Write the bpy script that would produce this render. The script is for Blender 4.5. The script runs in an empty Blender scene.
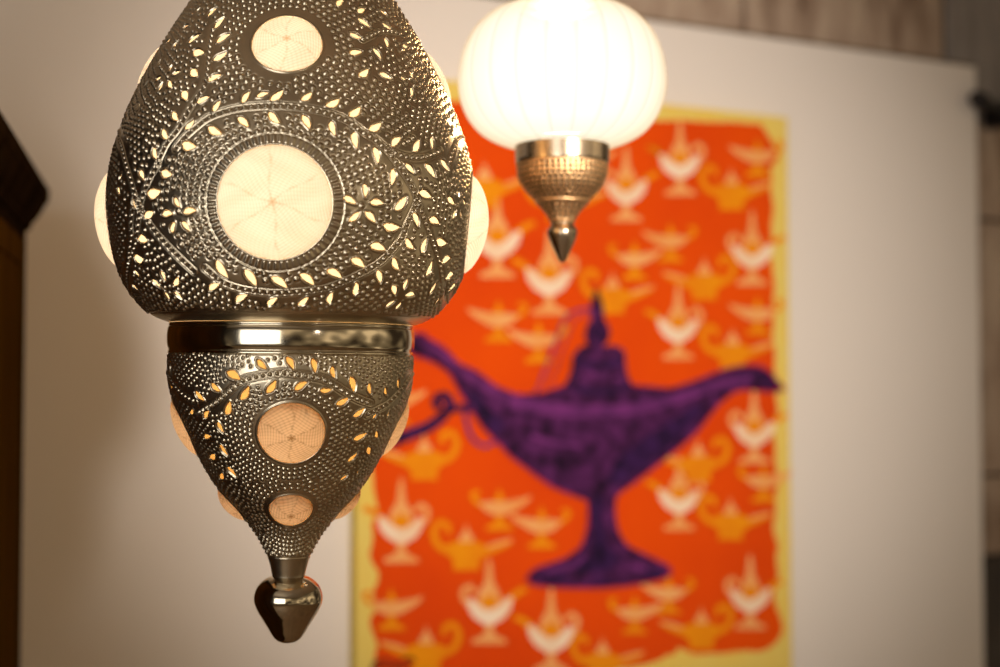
import bpy, math, random
import numpy as np
random.seed(4)
rng = np.random.default_rng(7)
scene = bpy.context.scene
COL = scene.collection
PI = math.pi

# ------------------------------------------------------------------ camera model
F = 1000 * 50.0 / 36.0
PITCH = math.radians(2.3)
CAM = np.array([0.0, 0.0, 1.6])

def ray(px, py):
    x = (px - 500.0) / F
    z = -(py - 333.5) / F
    c, s = math.cos(PITCH), math.sin(PITCH)
    return np.array([x, c - s * z, s + c * z])

def srgb(r, g, b, k=1.0):
    def f(v):
        v /= 255.0
        return v / 12.92 if v <= 0.04045 else ((v + 0.055) / 1.055) ** 2.4
    return (f(r) * k, f(g) * k, f(b) * k, 1.0)

# ------------------------------------------------------------------ helpers
def link(o, parent=None):
    COL.objects.link(o)
    if parent is not None:
        o.parent = parent
    return o

def thing(name, label, cat, loc, group=None):
    o = bpy.data.objects.new(name, None)
    o.empty_display_size = 0.05
    link(o)
    o.location = loc
    o['label'] = label
    o['category'] = cat
    if group:
        o['group'] = group
    return o

def mesh_obj(name, verts, faces, mats, parent=None, smooth=True, mat_idx=None):
    me = bpy.data.meshes.new(name)
    me.from_pydata([tuple(map(float, v)) for v in verts], [], [tuple(f) for f in faces])
    for m in (mats if isinstance(mats, (list, tuple)) else [mats]):
        me.materials.append(m)
    if mat_idx is not None:
        me.polygons.foreach_set('material_index', np.array(mat_idx, dtype=np.int32))
    if smooth:
        me.polygons.foreach_set('use_smooth', np.ones(len(me.polygons), dtype=bool))
    me.update()
    return link(bpy.data.objects.new(name, me), parent)

def quad_mesh(name, V, Q, mats, parent=None):
    """fast mesh of quads from numpy arrays"""
    me = bpy.data.meshes.new(name)
    me.vertices.add(len(V))
    me.vertices.foreach_set('co', np.ascontiguousarray(V, dtype=np.float32).ravel())
    me.loops.add(len(Q) * 4)
    me.loops.foreach_set('vertex_index', np.ascontiguousarray(Q, dtype=np.int32).ravel())
    me.polygons.add(len(Q))
    me.polygons.foreach_set('loop_start', np.arange(0, len(Q) * 4, 4, dtype=np.int32))
    me.polygons.foreach_set('use_smooth', np.ones(len(Q), dtype=bool))
    me.materials.append(mats)
    me.update(calc_edges=True)
    me.validate()
    return link(bpy.data.objects.new(name, me), parent)

def lathe_data(profile, n=128, close_ends=True):
    V, Fc = [], []
    m = len(profile)
    for (r, z) in profile:
        for i in range(n):
            a = 2 * PI * i / n
            V.append((r * math.cos(a), r * math.sin(a), z))
    for j in range(m - 1):
        for i in range(n):
            i2 = (i + 1) % n
            Fc.append((j * n + i, (j + 1) * n + i, (j + 1) * n + i2, j * n + i2))
    if close_ends:
        Fc.append(tuple(range(n)))
        Fc.append(tuple(range((m - 1) * n + n - 1, (m - 1) * n - 1, -1)))
    return V, Fc

def smooth_profile(pts, per=8):
    """Catmull-Rom through (a,b) points"""
    P = np.array(pts, float)
    P = np.vstack([2 * P[0] - P[1], P, 2 * P[-1] - P[-2]])
    out = []
    for i in range(1, len(P) - 2):
        p0, p1, p2, p3 = P[i - 1], P[i], P[i + 1], P[i + 2]
        for k in range(per):
            t = k / per
            out.append(0.5 * (2 * p1 + (p2 - p0) * t + (2 * p0 - 5 * p1 + 4 * p2 - p3) * t * t
                              + (3 * p1 - p0 - 3 * p2 + p3) * t ** 3))
    out.append(P[-2])
    return np.array(out)

def box_data(x0, x1, y0, y1, z0, z1, base=0):
    v = [(x0, y0, z0), (x1, y0, z0), (x1, y1, z0), (x0, y1, z0),
         (x0, y0, z1), (x1, y0, z1), (x1, y1, z1), (x0, y1, z1)]
    f = [(0, 3, 2, 1), (4, 5, 6, 7), (0, 1, 5, 4), (1, 2, 6, 5), (2, 3, 7, 6), (3, 0, 4, 7)]
    return v, [tuple(i + base for i in q) for q in f]

def bevel(o, w, seg=2):
    m = o.modifiers.new('bevel', 'BEVEL')
    m.width = w
    m.segments = seg
    m.limit_method = 'ANGLE'
    return o

# ------------------------------------------------------------------ materials
def new_mat(name):
    m = bpy.data.materials.new(name)
    m.use_nodes = True
    nt = m.node_tree
    nt.nodes.clear()
    out = nt.nodes.new('ShaderNodeOutputMaterial')
    return m, nt, out

def principled(name, col, rough=0.5, metal=0.0, noise=0.0, nscale=8.0, stretch=(1, 1, 1), bump=0.0, spec=0.5, col2=None):
    m, nt, out = new_mat(name)
    b = nt.nodes.new('ShaderNodeBsdfPrincipled')
    b.inputs['Roughness'].default_value = rough
    b.inputs['Metallic'].default_value = metal
    b.inputs['Specular IOR Level'].default_value = spec
    b.inputs['Base Color'].default_value = col
    nt.links.new(b.outputs[0], out.inputs[0])
    if noise > 0 or col2 is not None or bump > 0:
        tc = nt.nodes.new('ShaderNodeTexCoord')
        mp = nt.nodes.new('ShaderNodeMapping')
        mp.inputs['Scale'].default_value = stretch
        nz = nt.nodes.new('ShaderNodeTexNoise')
        nz.inputs['Scale'].default_value = nscale
        nz.inputs['Detail'].default_value = 5
        nt.links.new(tc.outputs['Object'], mp.inputs[0])
        nt.links.new(mp.outputs[0], nz.inputs['Vector'])
        if noise > 0 or col2 is not None:
            rp = nt.nodes.new('ShaderNodeValToRGB')
            rp.color_ramp.elements[0].position = 0.35
            rp.color_ramp.elements[1].position = 0.65
            c2 = col2 if col2 is not None else tuple(c * (1 - noise) for c in col[:3]) + (1,)
            rp.color_ramp.elements[0].color = c2
            rp.color_ramp.elements[1].color = col
            nt.links.new(nz.outputs['Fac'], rp.inputs[0])
            nt.links.new(rp.outputs[0], b.inputs['Base Color'])
        if bump > 0:
            bp = nt.nodes.new('ShaderNodeBump')
            bp.inputs['Strength'].default_value = bump
            bp.inputs['Distance'].default_value = 0.01
            nt.links.new(nz.outputs['Fac'], bp.inputs['Height'])
            nt.links.new(bp.outputs[0], b.inputs['Normal'])
    return m

M_METAL = principled('antique_nickel_brass', (0.70, 0.595, 0.43, 1), rough=0.30, metal=1.0, noise=0.25, nscale=22.0)
M_POLISH = principled('polished_nickel_brass', (0.62, 0.54, 0.40, 1), rough=0.12, metal=1.0, noise=0.12, nscale=14.0)
M_METAL2 = principled('small_lantern_metal', (0.62, 0.50, 0.36, 1), rough=0.25, metal=1.0, noise=0.15, nscale=30.0)
M_COPPER = principled('pierced_copper_brass', (0.95, 0.60, 0.30, 1), rough=0.48, metal=1.0, noise=0.15, nscale=40.0)
M_WOOD = principled('dark_stained_wood', (0.022, 0.013, 0.007, 1), spec=0.0, rough=0.6, noise=0.55, nscale=5.0, stretch=(6, 6, 0.6), bump=0.15)
M_WOODDOOR = principled('honey_brown_wood', (0.075, 0.036, 0.006, 1), spec=0.0, rough=0.6, noise=0.5, nscale=4.0, stretch=(5, 5, 0.5), bump=0.1)
M_BOARD = principled('white_painted_board', (0.80, 0.755, 0.705, 1), rough=0.7, noise=0.02, nscale=2.0, bump=0.02)
M_STRIP = principled('gap_shade_brown', (0.10, 0.055, 0.018, 1), rough=0.7, noise=0.4, nscale=9.0)  # shade of the gap along the panel edge, as a colour
M_FLOOR = principled('brown_floor', (0.42, 0.29, 0.17, 1), rough=0.5, noise=0.3, nscale=3.0)
M_CEIL = principled('ceiling_plaster', (0.55, 0.48, 0.40, 1), rough=0.8, noise=0.05, nscale=3.0)
M_IRON = principled('black_iron', (0.018, 0.016, 0.018, 1), rough=0.45, metal=0.3, noise=0.2, nscale=20)

def stone_mat(name, c1, c2, c3):
    m, nt, out = new_mat(name)
    b = nt.nodes.new('ShaderNodeBsdfPrincipled')
    b.inputs['Roughness'].default_value = 0.8
    tc = nt.nodes.new('ShaderNodeTexCoord')
    mp = nt.nodes.new('ShaderNodeMapping')
    mp.inputs['Scale'].default_value = (5.0, 5.0, 1.1)
    n1 = nt.nodes.new('ShaderNodeTexNoise')
    n1.inputs['Scale'].default_value = 2.6
    n1.inputs['Detail'].default_value = 8
    n1.inputs['Roughness'].default_value = 0.65
    rp = nt.nodes.new('ShaderNodeValToRGB')
    e = rp.color_ramp.elements
    e[0].position, e[0].color = 0.34, c1
    e[1].position, e[1].color = 0.66, c3
    k = e.new(0.5)
    k.color = c2
    bp = nt.nodes.new('ShaderNodeBump')
    bp.inputs['Strength'].default_value = 0.5
    bp.inputs['Distance'].default_value = 0.02
    L = nt.links.new
    L(tc.outputs['Object'], mp.inputs[0])
    L(mp.outputs[0], n1.inputs['Vector'])
    L(n1.outputs['Fac'], rp.inputs[0])
    L(rp.outputs[0], b.inputs['Base Color'])
    L(n1.outputs['Fac'], bp.inputs['Height'])
    L(bp.outputs[0], b.inputs['Normal'])
    L(b.outputs[0], out.inputs[0])
    return m

M_STONE = stone_mat('weathered_tan_block', (0.20, 0.13, 0.085, 1), (0.40, 0.30, 0.225, 1), (0.52, 0.42, 0.32, 1))
M_STONEG = stone_mat('weathered_grey_block', (0.18, 0.165, 0.155, 1), (0.29, 0.265, 0.25, 1), (0.37, 0.335, 0.31, 1))
M_STONED = stone_mat('dark_weathered_block', (0.03, 0.024, 0.02, 1), (0.05, 0.04, 0.034, 1), (0.10, 0.085, 0.07, 1))
M_MORTAR = principled('dark_joint', (0.045, 0.032, 0.022, 1), rough=0.9, noise=0.3, nscale=12)

def fabric(name, light, dark, diff=0.35):
    """thin woven cloth: 'thread' attribute picks between open weave and seam"""
    m, nt, out = new_mat(name)
    at = nt.nodes.new('ShaderNodeAttribute')
    at.attribute_name = 'thread'
    mx = nt.nodes.new('ShaderNodeMix')
    mx.data_type = 'RGBA'
    mx.inputs[6].default_value = light
    mx.inputs[7].default_value = dark
    tr = nt.nodes.new('ShaderNodeBsdfTranslucent')
    df = nt.nodes.new('ShaderNodeBsdfDiffuse')
    ms = nt.nodes.new('ShaderNodeMixShader')
    ms.inputs[0].default_value = diff
    L = nt.links.new
    L(at.outputs['Fac'], mx.inputs[0])
    L(mx.outputs[2], tr.inputs['Color'])
    L(mx.outputs[2], df.inputs['Color'])
    L(tr.outputs[0], ms.inputs[1])
    L(df.outputs[0], ms.inputs[2])
    L(ms.outputs[0], out.inputs[0])
    return m

M_FAB = fabric('cream_gauze', (0.98, 0.93, 0.84, 1), (0.60, 0.47, 0.30, 1), diff=0.5)
M_FAB2 = fabric('tan_gauze', (0.86, 0.66, 0.42, 1), (0.36, 0.21, 0.09, 1), diff=0.42)
M_LINING = fabric('cream_lining', (0.98, 0.85, 0.60, 1), (0.9, 0.7, 0.4, 1), diff=0.3)
M_LINING2 = fabric('amber_lining', (0.98, 0.66, 0.22, 1), (0.9, 0.5, 0.2, 1), diff=0.3)

# ------------------------------------------------------------------ wall plane
UD = np.array([math.sin(math.radians(63.2)), math.cos(math.radians(63.2)), 0.0])
ND = np.array([UD[1], -UD[0], 0.0])                 # towards the room
_d = ray(787, 300)
CANVAS_P = CAM + _d * (3.14 / _d[1])                # a point on the canvas front
WALL_O = np.array([CANVAS_P[0], CANVAS_P[1], 0.0])
CT = 0.032                                          # canvas thickness

def on_plane(px, py, off=0.0):
    """photo point -> (u along wall, height) on the plane `off` behind the canvas front"""
    d = ray(px, py)
    P0 = WALL_O - ND * off
    t = np.dot(P0 - CAM, ND) / np.dot(d, ND)
    P = CAM + d * t
    return float(np.dot(P - WALL_O, UD)), float(P[2])

def wall_basis(o, off=0.0):
    """put an object's local frame on the wall: x along, y away from the room, z up"""
    from mathutils import Matrix
    P = WALL_O - ND * off
    o.matrix_world = Matrix(((UD[0], -ND[0], 0, P[0]), (UD[1], -ND[1], 0, P[1]), (0, 0, 1, 0), (0, 0, 0, 1)))

# ------------------------------------------------------------------ pierced metal surface
class Shell:
    def __init__(self, prof, th_step, s_step, th_fine=math.radians(98), coarse=4):
        P = smooth_profile(prof, 12)
        seg = np.hypot(np.diff(P[:, 0]), np.diff(P[:, 1]))
        arc = np.concatenate([[0], np.cumsum(seg)])
        n = int(arc[-1] / s_step) + 1
        self.s = np.linspace(0, arc[-1], n)
        self.r = np.interp(self.s, arc, P[:, 0])
        self.z = np.interp(self.s, arc, P[:, 1])
        k = 9
        dr = np.gradient(self.r, self.s)
        dz = np.gradient(self.z, self.s)
        ker = np.ones(k) / k
        dr = np.convolve(np.pad(dr, k // 2, 'edge'), ker, 'valid')
        dz = np.convolve(np.pad(dz, k // 2, 'edge'), ker, 'valid')
        l = np.hypot(dr, dz)
        self.nr, self.nz = -dz / l, dr / l
        fine = np.arange(-th_fine, th_fine, th_step)
        c1 = np.arange(-PI, -th_fine, th_step * coarse)
        c2 = np.arange(th_fine, PI, th_step * coarse)
        self.th = np.concatenate([c1, fine, c2])
        self.ns, self.nt = len(self.s), len(self.th)
        self.H = np.zeros((self.ns, self.nt), np.float32)
        self.HOLE = np.full((self.ns, self.nt), 0.02, np.float32)
        self.BLK = np.full((self.ns, self.nt), 0.05, np.float32)

    def win(self, t0, s0, rad):
        j = min(max(int(np.searchsorted(self.s, s0)), 0), self.ns - 1)
        dt = rad / max(self.r[j], 0.004)
        i0, i1 = np.searchsorted(self.th, [t0 - dt, t0 + dt])
        j0, j1 = np.searchsorted(self.s, [s0 - rad, s0 + rad])
        if i1 <= i0 or j1 <= j0:
            return None
        sl = (slice(j0, j1), slice(i0, i1))
        dx = (self.th[None, i0:i1] - t0) * self.r[j0:j1, None]
        dy = np.broadcast_to((self.s[j0:j1] - s0)[:, None], dx.shape)
        return sl, dx, dy

    def bump(self, t0, s0, R, h):
        w = self.win(t0, s0, R * 1.6)
        if w is None:
            return
        sl, dx, dy = w
        q = (dx * dx + dy * dy) / (R * R)
        self.H[sl] += h * (np.where(q < 1, (1 - q) ** 1.5 * 1.0, 0) if h > 0 else np.where(q < 1, (1 - q) ** 0.8, 0)) \
            - abs(h) * 0.30 * np.exp(-((np.sqrt(q) - 1.18) / 0.2) ** 2)

    def pierce(self, t0, s0, R):
        w = self.win(t0, s0, R * 1.6)
        if w is not None:
            sl, dx, dy = w
            self.HOLE[sl] = np.minimum(self.HOLE[sl], np.hypot(dx, dy) - R)

    def leaf(self, ta, sa, tb, sb, fat=0.27, bend=0.0, cut=True):
        tm, sm = (ta + tb) / 2, (sa + sb) / 2
        rm = float(np.interp(sm, self.s, self.r))
        ax, ay = (tb - ta) * rm / 2, (sb - sa) / 2
        L = math.hypot(ax, ay)
        L = max(L, 0.0022)
        ux, uy = ax / max(math.hypot(ax, ay), 1e-6), ay / max(math.hypot(ax, ay), 1e-6)
        w = self.win(tm, sm, L + 0.007)
        if w is None:
            return
        sl, dx, dy = w
        t = (dx * ux + dy * uy) / L
        n = -dx * uy + dy * ux
        tc = np.clip(t, -1, 1)
        c = bend * L * (1 - tc ** 2) - bend * L * 0.5
        wd = fat * L * np.power(np.maximum(1 - tc ** 2, 0), 0.85) * (1 - 0.38 * tc)
        over = np.maximum(np.abs(t) - 1, 0) * L
        d = np.hypot(np.maximum(np.abs(n - c) - wd, 0), over) + np.minimum(np.abs(n - c) - wd, 0)
        if cut:
            self.HOLE[sl] = np.minimum(self.HOLE[sl], d)
        self.BLK[sl] = np.minimum(self.BLK[sl], d - 0.0022)
        self.H[sl] += 0.00065 * np.exp(-((d - 0.0016) / 0.0007) ** 2) - 0.0009 * np.exp(-(d / 0.0006) ** 2)

    def vine(self, pts):
        """pts: list of (theta, s); dotted channel between two engraved lines"""
        pts = np.array(pts)
        P = smooth_profile(pts, 24)
        r = np.interp(P[:, 1], self.s, self.r)
        seg = np.hypot(np.diff(P[:, 0]) * r[:-1], np.diff(P[:, 1]))
        arc = np.concatenate([[0], np.cumsum(seg)])
        q = np.arange(0, arc[-1], 0.0007)
        T, S = np.interp(q, arc, P[:, 0]), np.interp(q, arc, P[:, 1])
        D = np.full_like(self.H, 0.05)
        for t, s in zip(T, S):
            w = self.win(t, s, 0.0085)
            if w is None:
                continue
            sl, dx, dy = w
            D[sl] = np.minimum(D[sl], np.hypot(dx, dy))
        self.H += np.where(D < 0.008, 0.0005 * np.exp(-((D - 0.0030) / 0.0005) ** 2)
                           - 0.0004 * np.exp(-((D - 0.0040) / 0.0006) ** 2), 0).astype(np.float32)
        # herringbone engraving next to the stem
        self.BLK = np.minimum(self.BLK, D - 0.0075)
        q = np.arange(0.002, arc[-1], 0.0062)
        for t, s in zip(np.interp(q, arc, P[:, 0]), np.interp(q, arc, P[:, 1])):
            self.bump(t, s, 0.0021, 0.0014)

    def disc_field(self, tc, sc):
        """3-D distance to the disc centre"""
        rc, zc = np.interp(sc, self.s, self.r), np.interp(sc, self.s, self.z)
        return np.sqrt((self.r[:, None] * np.cos(self.th - tc)[None] - rc) ** 2
                       + (self.r[:, None] * np.sin(self.th - tc)[None]) ** 2 + (self.z[:, None] - zc) ** 2)

    def disc(self, tc, sc, R, ridges=False, ring=0.0055):
        d = self.disc_field(tc, sc)
        self.HOLE = np.minimum(self.HOLE, d - R).astype(np.float32)
        e = d - R
        self.BLK = np.minimum(self.BLK, e - ring - (0.0050 if ridges else 0.0005)).astype(np.float32)
        self.H += (0.0008 * np.exp(-((e - 0.0008) / 0.0009) ** 2)).astype(np.float32)
        if ridges:
            rc = np.interp(sc, self.s, self.r)
            ang = np.arctan2((self.s - sc)[:, None], (self.th - tc)[None] * rc)
            band = np.clip(np.minimum(e - 0.001, 0.0098 - e) / 0.002, 0, 1)
            self.H += (band * 0.0011 * (np.sin(ang * 62) * 0.5 + 0.5)).astype(np.float32)
            self.H += (0.0009 * np.exp(-((e - 0.0112) / 0.0008) ** 2)).astype(np.float32)

    def at(self, t, s):
        j = np.clip(np.searchsorted(self.s, s), 0, self.ns - 1)
        i = np.clip(np.searchsorted(self.th, t), 0, self.nt - 1)
        return j, i

    def dimples(self, discs, s_max, s_min=0.0, gap=0.0067, R=0.0024, h=0.0013):
        taken = {}
        cell = 0.005
        n = 0
        for (tc, sc, Rd, ridges) in discs:
            rc = float(np.interp(sc, self.s, self.r))
            rho = Rd + (0.0138 if ridges else 0.0075)
            k = 0
            while rho < 0.24:
                m = max(int(2 * PI * rho / (gap * 1.04)), 6)
                a = (np.arange(m) + 0.5 * (k % 2)) * 2 * PI / m + rng.normal(0, 0.0004, m) / rho
                s = sc + rho * np.sin(a)
                ok = (s > s_min) & (s < s_max)
                r = np.interp(s, self.s, self.r)
                x = rho * np.cos(a)
                t = tc + x / np.sqrt(r * rc)
                for tt, ss, rr in zip(t[ok], s[ok], r[ok]):
                    if abs(tt - tc) > 1.0:
                        continue
                    dme = math.hypot((tt - tc) * (rr + rc) / 2, ss - sc) - Rd
                    if any(math.hypot((tt - q[0]) * (rr + rc) / 2, ss - q[1]) - q[2] < dme - 0.001 for q in discs if q is not discs[0] or True and (q[0], q[1]) != (tc, sc)):
                        continue
                    tw = (tt + PI) % (2 * PI) - PI
                    j, i = self.at(tw, ss)
                    if self.BLK[j, i] < R * 0.75:
                        continue
                    xx, yy = tw * 0.15, ss
                    ky = (int(math.floor(xx / cell)), int(math.floor(yy / cell)))
                    clash = False
                    for ax in (-1, 0, 1):
                        for ay in (-1, 0, 1):
                            for (px, py, pr) in taken.get((ky[0] + ax, ky[1] + ay), ()):
                                if math.hypot((xx - px) / 0.15 * rr, yy - py) < gap * 0.74:
                                    clash = True
                    if clash:
                        continue
                    taken.setdefault(ky, []).append((xx, yy, rr))
                    sc_ = rng.uniform(0.9, 1.1)
                    self.bump(tw, ss, R * sc_, h * rng.uniform(0.8, 1.15))
                    n += 1
                rho += gap * 0.93
                k += 1
        return n

    def build(self, name, mat, parent, e0, e1, origin_z):
        R = self.r[:, None] + self.H * self.nr[:, None]
        Z = self.z[:, None] + self.H * self.nz[:, None] - origin_z
        c, s = np.cos(self.th)[None], np.sin(self.th)[None]
        X = R * (c * e0[0] + s * e1[0])
        Y = R * (c * e0[1] + s * e1[1])
        V = np.stack([X, Y, Z], -1).reshape(-1, 3)
        J, I = np.meshgrid(np.arange(self.ns - 1), np.arange(self.nt), indexing='ij')
        I2 = (I + 1) % self.nt
        keep = (self.HOLE[J, I] + self.HOLE[J, I2] + self.HOLE[J + 1, I] + self.HOLE[J + 1, I2]) > 0
        J, I, I2 = J[keep], I[keep], I2[keep]
        Q = np.stack([J * self.nt + I, (J + 1) * self.nt + I, (J + 1) * self.nt + I2, J * self.nt + I2], -1)
        used = np.zeros(len(V), bool)
        used[Q.ravel()] = True
        remap = np.cumsum(used) - 1
        return quad_mesh(name, V[used], remap[Q], mat, parent)

    def surf(self, t, s, off=0.0):
        r, z = np.interp(s, self.s, self.r), np.interp(s, self.s, self.z)
        nr, nz = np.interp(s, self.s, self.nr), np.interp(s, self.s, self.nz)
        return r + off * nr, z + off * nz

# ------------------------------------------------------------------ large lantern
AY = 1.32
AX = (291 - 500) / F * AY
DH = math.hypot(AX, AY)
E0 = np.array([-AX, -AY]) / DH
E1 = np.array([-E0[1], E0[0]])
YH = 333.5 + F * math.tan(PITCH)

def prof_px(pts, ay=AY, dh=DH):
    out = []
    for (y, hw) in pts:
        r = dh * math.sin(hw * 0.978 / F)
        dep = ay * (1 - (r / dh) ** 2)
        out.append((r, 1.6 + (YH - y) / F * dep))
    return out

UP = prof_px([(-62, 58), (-45, 72), (-28, 83.5), (0, 100), (30, 119), (60, 137), (95, 155), (133, 170.5), (165, 179),
              (200, 183), (225, 182), (250, 177.5), (275, 170), (290, 163), (303, 153.5), (311, 146), (317, 138), (321, 130), (324, 121)])
LO = prof_px([(352.5, 118), (355, 121.5), (362, 122), (372, 122), (381, 121.2), (394, 118.5), (412, 112.5), (437, 101), (458, 89.5),
              (479, 77), (497, 63.5), (514, 48), (533, 33), (554, 21.7), (570, 17), (576, 16)])
base_z = 1.6 + (YH - 641) / F * AY
LAN = thing('pendant_lantern',
            'large pierced nickel-brass hanging lantern with round gauze windows, in focus at left', 'lantern',
            (AX - 0.0016, AY, base_z))
from mathutils import Matrix, Vector, Euler
LAN.rotation_euler = (math.radians(1.2), math.radians(0.7), 0.0)      # it hangs a touch off plumb
RINV = np.array(Euler(LAN.rotation_euler).to_matrix().transposed())
LPOS = np.array([AX - 0.0016, AY, base_z])

upper = Shell(UP, 0.0026, 0.00042)
lower = Shell(LO, 0.0034, 0.00042)

def hit(shell, px, py):
    d = ray(px, py)
    t = np.linspace(1.05, 1.40, 2400) / d[1]
    P = CAM[None] + d[None] * t[:, None]
    P = (P - LPOS[None]) @ RINV.T + np.array([AX, AY, base_z])[None]
    rad = np.hypot(P[:, 0] - AX, P[:, 1] - AY)
    zz, rr, ss = shell.z[::-1], shell.r[::-1], shell.s[::-1]
    g = rad - np.interp(P[:, 2], zz, rr)
    k = np.argmax(g < 0) if (g < 0).any() else int(np.argmin(g))
    p = P[k]
    v = np.array([p[0] - AX, p[1] - AY])
    return math.atan2(float(v @ E1), float(v @ E0)), float(np.interp(p[2], zz, ss))

# leaves: base x, base y, tip x, tip y  (f = fat); measured on the photograph
LEAF_U = """196 13 200 8;207 16 217 7;214 28 224 17;183 28 189 24;188 42 200 34;165 43 170 40;172 48 179 40;193 51 204 53 f;
213 60 227 52;216 42 230 33;191 69 197 76 f;208 80 221 74;158 66 161 59;169 71 172 65;173 74 180 71;145 86 148 81;158 91 163 82;168 81 171 87;
156 79 161 77;182 91 187 99 f;197 102 209 96;172 112 177 120;185 129 194 120;138 109 139 103;162 130 167 139;213 111 220 100;208 127 221 134;
182 144 195 147 f;153 148 156 159;242 102 249 91;238 117 248 126;257 96 268 92;271 100 283 90;269 112 279 123;302 100 312 92;303 115 310 128;
327 106 340 99;350 116 361 107;331 121 335 135;354 132 357 148;370 130 382 123;392 145 401 137;414 151 420 140;375 147 379 163;412 88 412 96;
358 18 371 27;350 33 362 38;350 53 362 51;374 48 382 59;360 76 369 69;380 73 392 78;382 23 392 29;380 10 388 16;358 12 365 8;386 0 389 5;337 5 343 -1;
386 38 388 47;403 46 408 46;398 16 400 20;418 59 423 65;409 32 413 38;401 77 406 79;410 71 414 79;426 68 431 78;
432 137 433 149;406 164 415 173;426 164 436 177;441 160 449 170;396 210 407 197;384 226 400 228;414 213 419 226;420 192 432 197;430 219 440 223;
394 169 392 185;448 198 455 204;453 219 456 210;461 211 462 219;458 190 459 197;463 200 466 204;
161 172 171 175 f;139 171 144 179;119 179 122 174;147 194 160 192 f;111 195 112 190;117 188 120 194;133 199 135 208;144 216 153 213 f;
174 198 179 207;183 212 195 210;162 214 172 213;171 232 174 222;182 222 189 231;138 239 147 240 f;134 258 143 260 f;134 271 140 277;132 285 140 292;
152 280 161 288;161 271 165 281;174 286 178 278;165 292 169 300;174 292 182 299;209 290 219 284;
216 261 227 278;245 270 256 286;272 277 287 288;301 274 314 285;236 302 247 295;268 306 277 298;299 306 308 298;
328 270 342 278;352 259 365 267;371 245 386 250;329 304 332 293;355 295 357 283;378 271 381 283;393 259 399 270;406 240 414 249;422 253 427 238;
427 276 433 261;430 294 437 282;435 305 441 296;393 286 396 295;404 289 408 279;406 295 415 295;386 307 395 301;396 309 402 302;
437 241 447 244;442 262 451 258;446 278 454 274;449 290 456 285;365 184 366 197;344 197 356 203;371 202 384 203;350 221 360 212;366 212 376 222"""
LEAF_L = """227 372 240 379 f;211 384 220 392;195 392 204 401;190 414 193 410;204 418 208 411;226 415 230 402;241 400 249 387;257 360 266 369;
267 393 276 381;287 357 294 369;295 390 307 382;313 359 316 372;332 367 335 378;321 391 332 390;337 405 349 399;351 377 355 392;369 384 371 394;
385 388 387 395;398 379 399 388;354 417 365 409;373 419 377 413;387 417 390 411;217 422 223 433;204 438 210 436;220 445 227 456;210 459 215 455;
227 467 236 477;220 479 223 474;354 440 367 434;348 462 358 453;368 448 370 455;376 432 378 438;357 474 360 470;341 480 348 475"""
VINE_U = [[(158, 162), (167, 143), (178, 129), (190, 108), (204, 86), (208, 66), (210, 45), (214, 25)],
          [(176, 148), (183, 139), (196, 127), (210, 117), (234, 109), (260, 106), (284, 106), (310, 109), (334, 115), (350, 122), (363, 132),
           (375, 139), (387, 150), (398, 164), (407, 177), (414, 190), (420, 206), (430, 232), (437, 252), (443, 280)],
          [(388, 149), (396, 153), (408, 157), (425, 157), (441, 151)],
          [(205, 268), (212, 274), (224, 283), (242, 289), (262, 292), (278, 293), (296, 292), (322, 289), (338, 284), (352, 278), (373, 267),
           (385, 258), (394, 248), (403, 237), (407, 225), (413, 212), (418, 200)],
          [(158, 165), (152, 174), (146, 187), (141, 202), (138, 222), (135, 244), (129, 262)],
          [(362, 40), (372, 35), (380, 31), (391, 31), (402, 34)]]
VINE_L = [[(198, 413), (206, 408), (215, 403), (227, 393), (242, 381), (256, 377), (266, 375), (282, 373), (300, 375), (314, 377), (325, 380),
           (336, 386), (347, 393), (358, 399), (371, 404)]]

def parse(txt):
    out = []
    for it in txt.replace('\n', '').split(';'):
        p = it.split()
        out.append(([float(v) for v in p[:4]], len(p) > 4))
    return out

def wrap(t):
    return (t + PI) % (2 * PI) - PI

def ornament(shell, leaves, vines, centre, lo, hi):
    done = []
    for (q, fat) in parse(leaves):
        ta, sa = hit(shell, q[0], q[1])
        tb, sb = hit(shell, q[2], q[3])
        done.append((ta, sa, tb, sb, 0.46 if fat else 0.36))
    for L in done:
        shell.leaf(*L[:4], fat=L[4], bend=0.13 if random.random() > 0.5 else -0.13)
    for L in done:                                   # the hidden three quarters repeat the front one
        tm = (L[0] + L[2]) / 2
        if abs(tm - centre) > PI / 4:
            continue
        for k in (1, 2, 3):
            t2 = wrap(tm + k * PI / 2)
            if lo < t2 < hi:
                continue
            o = t2 - tm
            shell.leaf(L[0] + o, L[1], L[2] + o, L[3], fat=L[4])
    for v in vines:
        pts = [hit(shell, *p) for p in v]
        shell.vine(pts)
        for k in (1, 2, 3):
            m = np.mean([p[0] for p in pts])
            if abs(m - centre) < 0.75:
                t2 = wrap(m + k * PI / 2)
                if lo < t2 < hi:
                    continue
                shell.vine([(p[0] + t2 - m, p[1]) for p in pts])

discs_u, discs_l = [], []
for (px, py, R, rid) in ((274, 202, 0.0478, True), (287, 43, 0.0300, False)):
    t, s = hit(upper, px, py)
    for k in range(4):
        discs_u.append((wrap(t + k * PI / 2), s, R, rid))
for (px, py, R, rid) in ((291.5, 434, 0.0296, False), (291, 510.5, 0.0196, False)):
    t, s = hit(lower, px, py)
    for k in range(4):
        discs_l.append((wrap(t + k * PI / 2), s, R, rid))
for d in discs_u:
    upper.disc(d[0], d[1], d[2], d[3])
for d in discs_l:
    lower.disc(d[0], d[1], d[2], d[3], ring=0.003)
ornament(upper, LEAF_U, VINE_U, discs_u[0][0], -1.30, 1.30)
ornament(lower, LEAF_L, VINE_L, 0.0, -1.25, 1.25)

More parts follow.
